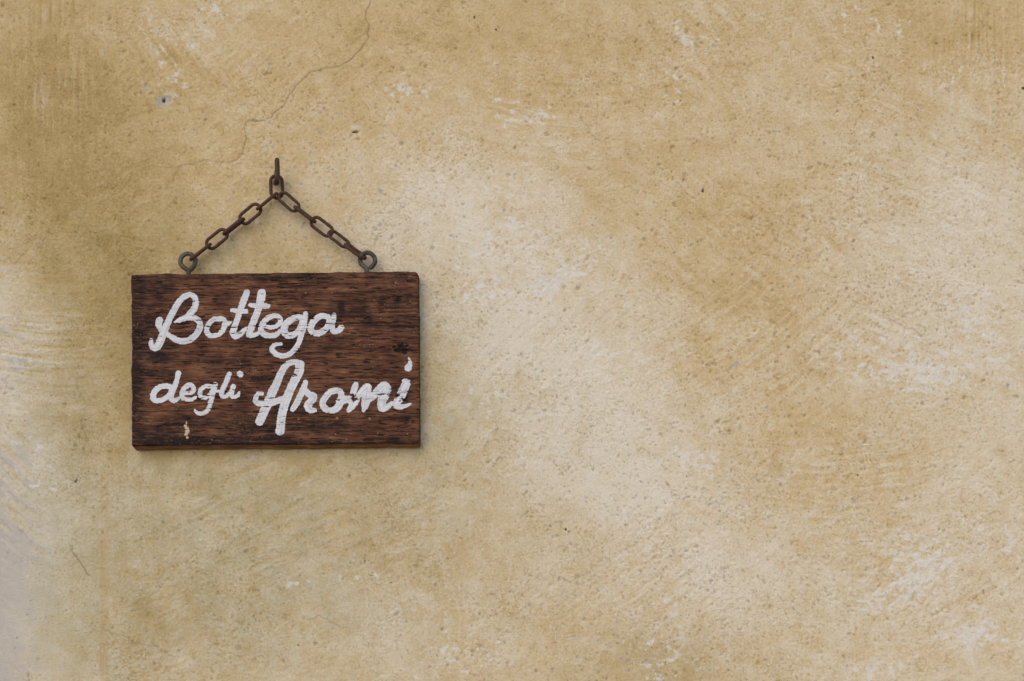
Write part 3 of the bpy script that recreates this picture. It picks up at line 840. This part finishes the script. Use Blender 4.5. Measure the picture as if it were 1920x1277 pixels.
# ------------------------------------------------------------------ iron things
def tube(path, radii, closed=False, sides=12, seed=0, lump_=.06, cap=True):
    """swept round bar along a list of 3-D points"""
    P = np.array(path, float); n_ = len(P)
    R_ = np.broadcast_to(np.asarray(radii, float), (n_,)).copy()
    if closed:
        T = np.roll(P, -1, 0) - np.roll(P, 1, 0)
    else:
        T = np.gradient(P, axis=0)
    T /= np.linalg.norm(T, axis=1, keepdims=True)
    ref = np.array([0.31, 0.83, 0.47])
    nn = np.cross(T[0], ref); nn /= np.linalg.norm(nn)
    frames = []
    for i in range(n_):
        nn = nn - T[i] * nn.dot(T[i]); nn /= np.linalg.norm(nn)
        frames.append((nn.copy(), np.cross(T[i], nn)))
    if closed:                      # undo the twist left over at the seam
        a, b = frames[0]
        end = nn - T[0] * nn.dot(T[0]); end /= np.linalg.norm(end)
        tw = math.atan2(end.dot(b), end.dot(a))
    else:
        tw = 0
    rs = np.random.default_rng(seed)
    off = rs.uniform(0, 90)
    V_ = []
    for i in range(n_):
        a, b = frames[i]
        for s in range(sides):
            t = 2 * math.pi * s / sides - tw * i / n_
            V_.append(P[i] + R_[i] * (math.cos(t) * a + math.sin(t) * b))
    V_ = np.array(V_)
    ii = np.arange(n_).repeat(sides); ss = np.tile(np.arange(sides), n_)
    q = 1 + lump_ * pn(ii * .55 + off, ss * .9, seed) + lump_ * .8 * pn(ii * 1.3 + off, ss * 1.7, seed + 5)
    cen_ = P.repeat(sides, 0)
    V_ = cen_ + (V_ - cen_) * q[:, None]
    Fc = []
    for i in range(n_ if closed else n_ - 1):
        j = (i + 1) % n_
        for s in range(sides):
            s2 = (s + 1) % sides
            Fc.append((i * sides + s, i * sides + s2, j * sides + s2, j * sides + s))
    V_ = V_.tolist()
    if not closed and cap:
        for i, rev in ((0, True), (n_ - 1, False)):
            V_.append((P[i] + T[i] * R_[i] * (-.5 if rev else .5)).tolist())
            c = len(V_) - 1
            for s in range(sides):
                s2 = (s + 1) % sides
                f = (i * sides + s, i * sides + s2, c)
                Fc.append(f[::-1] if rev else f)
    return V_, Fc


def py_mesh(name, vf):
    me = bpy.data.meshes.new(name)
    me.from_pydata(vf[0], [], vf[1])
    me.polygons.foreach_set('use_smooth', np.ones(len(me.polygons), bool))
    me.update()
    return me


def iron(name, cols, verd=0.0):
    m, nt, bs = new_mat(name)
    n = N(nt)
    co = n.coord()
    a = n.noise(co, 420, 6, .7); b = n.noise(co, 160, 4, .6)
    c = n.ramp(a, [(.28, cols[0]), (.5, cols[1]), (.72, cols[2])])
    if verd:
        c = n.mix(n.math('MULTIPLY', n.ramp(b, [(.46, (0, 0, 0)), (.60, (1, 1, 1))]), verd), c, (.165, .165, .135))
        c = n.mix(n.math('MULTIPLY', n.ramp(n.noise(co, 300, 4, .6), [(.60, (0, 0, 0)), (.68, (1, 1, 1))]), .8), c, (.25, .12, .075))
    nt.links.new(c, bs.inputs['Base Color'])
    bs.inputs['Metallic'].default_value = .15
    bs.inputs['Roughness'].default_value = .72
    bs.inputs['Specular IOR Level'].default_value = .4
    nt.links.new(n.bump(a, .0007, .9), bs.inputs['Normal'])
    return m


rust = iron('rusted_iron', [(.034, .016, .011), (.082, .036, .021), (.150, .066, .034)])
verdigris = iron('tarnished_brass', [(.035, .026, .020), (.085, .062, .046), (.14, .10, .075)], .6)


def recentre(me, loc):
    me.transform(__import__('mathutils').Matrix.Translation(-Vector(loc)))


def w3(px_, py_, d):
    return np.array([float(a) for a in W(px_, py_, d)])


# eye screws: an open ring on a shank sunk in the board's top
DE = GAP + TH * .58
for (pts, rad, seed) in [
        ([(353.8, 522), (353.8, 512), (353.0, 507.5), (349, 504.2), (342.8, 500), (338.6, 493.5), (338.6, 486.5), (342.2, 480), (348, 476.4), (354.5, 476), (361, 479), (365.3, 484.5),
          (366.3, 491), (364.3, 497.5), (360.3, 503), (356.6, 506.6)], 4.3, 31),
        ([(687.4, 520), (687.4, 509), (687.0, 503), (683.5, 500.2), (678.2, 496), (675.3, 489.6), (676, 482.5), (680, 476.8), (686, 474), (692.5, 474.4), (698.6, 478), (702.6, 484),
          (703.2, 490.5), (700.6, 496.5), (696.5, 500.6), (693.5, 502.8)], 4.3, 32)]:
    p2 = catmull([(x, y, 0) for x, y in pts], 4)
    path = [w3(x, y, DE + (.0008 if seed == 31 else .0012) * math.sin(i / len(p2) * 5)) for i, (x, y, _) in enumerate(p2)]
    me = py_mesh('eye_screw', tube(path, rad * S, seed=seed, lump_=.05))
    recentre(me, sign.location)
    link('eye_screw', me, verdigris, sign)

# the hook: a nail driven into the wall, bent upwards
hp = [(518.6, 341.5, -.012), (518.6, 341, .004), (518.7, 340.6, .011), (518.9, 339.4, .0155), (519.2, 335.8, .0188), (519.5, 330, .0198), (519.8, 320, .0200), (519.6, 308, .0200), (519.4, 300, .0199), (519.4, 296.6, .0198)]
hr = [4.4, 4.5, 4.7, 4.9, 4.9, 4.8, 4.7, 4.6, 4.3, 2.6]
pp = catmull([(a, b, c * 1e4) for a, b, c in hp], 5)
rr_ = np.interp(np.linspace(0, 1, len(pp)), np.linspace(0, 1, len(hr)), hr)
hk_loc = w3(518.6, 341, .0)
me = py_mesh('wall_hook', tube([w3(x, y, z * 1e-4) for x, y, z in pp], rr_ * S, seed=40, lump_=.07))
recentre(me, hk_loc)
hook = link('wall_hook', me, rust)
hook.location = hk_loc
tag(hook, 'rusty bent iron nail hook driven into the wall at the top of the chain', 'hook')

# the chain: eleven stadium links
chain = bpy.data.objects.new('hanging_chain', None)
C.objects.link(chain)
chain.location = w3(518, 374, .011)
chain.empty_display_size = .04
tag(chain, 'rusty iron chain of oval links draped from the hook to both eye screws', 'chain')


def chain_link(cx, cy, d, ang, roll, length, width, rad, seed, tilt=0.0):
    """cx, cy centre in photograph pixels, ang direction (degrees, 0 right, 90 down), roll 0 = face on, 90 = edge on"""
    c = w3(cx, cy, d)
    a = math.radians(ang)
    ax = np.array([math.cos(a), 0, -math.sin(a)])
    ax = ax * math.cos(math.radians(tilt)) + np.array([0, -1, 0]) * math.sin(math.radians(tilt))
    dep_ = np.array([0, -1.0, 0]); dep_ = dep_ - ax * dep_.dot(ax); dep_ /= np.linalg.norm(dep_)
    sd_ = np.cross(ax, dep_)
    r = math.radians(roll)
    lat = sd_ * math.cos(r) + dep_ * math.sin(r)
    hw = (width / 2 - rad); hl = (length / 2 - rad) - hw
    pts = []
    M = 9
    for k_ in range(M + 1):
        t = -math.pi / 2 + math.pi * k_ / M
        pts.append((hl + hw * math.cos(t), hw * math.sin(t)))
    for f_ in (.6, .2, -.2, -.6):
        pts.append((hl * f_, hw * 1.0))
    for k_ in range(M + 1):
        t = math.pi / 2 + math.pi * k_ / M
        pts.append((-hl + hw * math.cos(t), hw * math.sin(t)))
    for f_ in (-.6, -.2, .2, .6):
        pts.append((hl * f_, -hw * 1.0))
    path = [c + S * (x * ax + y * lat) for x, y in pts]
    me = py_mesh('link', tube(path, rad * S, True, 12, seed, .09))
    recentre(me, chain.location)
    link('link', me, rust, chain)


LL, LW, LR = 51, 26, 3.1
chain_link(518.6, 350.6, .0105, 88, 4, 48, 27.5, 3.2, 1)
# towards the left eye
chain_link(500.5, 377.3, .0125, 141, 109, 52, 25, 3.1, 2, 0)
chain_link(469.3, 401.2, .0122, 140, 6, 51, 26, 3.0, 3)
chain_link(438.2, 424.7, .0125, 142, 99, 52, 26, 3.3, 4)
chain_link(406.7, 448.2, .0128, 141, -4, 51, 26, 3.0, 5)
chain_link(376.0, 472.2, .0138, 142, 108, 52, 25, 3.2, 6)
# towards the right eye
chain_link(541.6, 378.6, .0125, 41, 12, 50, 25, 3.0, 7)
chain_link(572.0, 402.0, .0128, 37, 78, 52, 25, 3.2, 8)
chain_link(603.5, 425.2, .0130, 37, -2, 51, 26, 3.1, 9)
chain_link(635.5, 448.6, .0134, 38, 42, 50, 26, 3.0, 10)
chain_link(666.3, 471.4, .0140, 36, 66, 50, 24, 3.3, 11)

print('tris', sum(len(o.data.polygons) for o in bpy.data.objects if o.type == 'MESH') * 2)
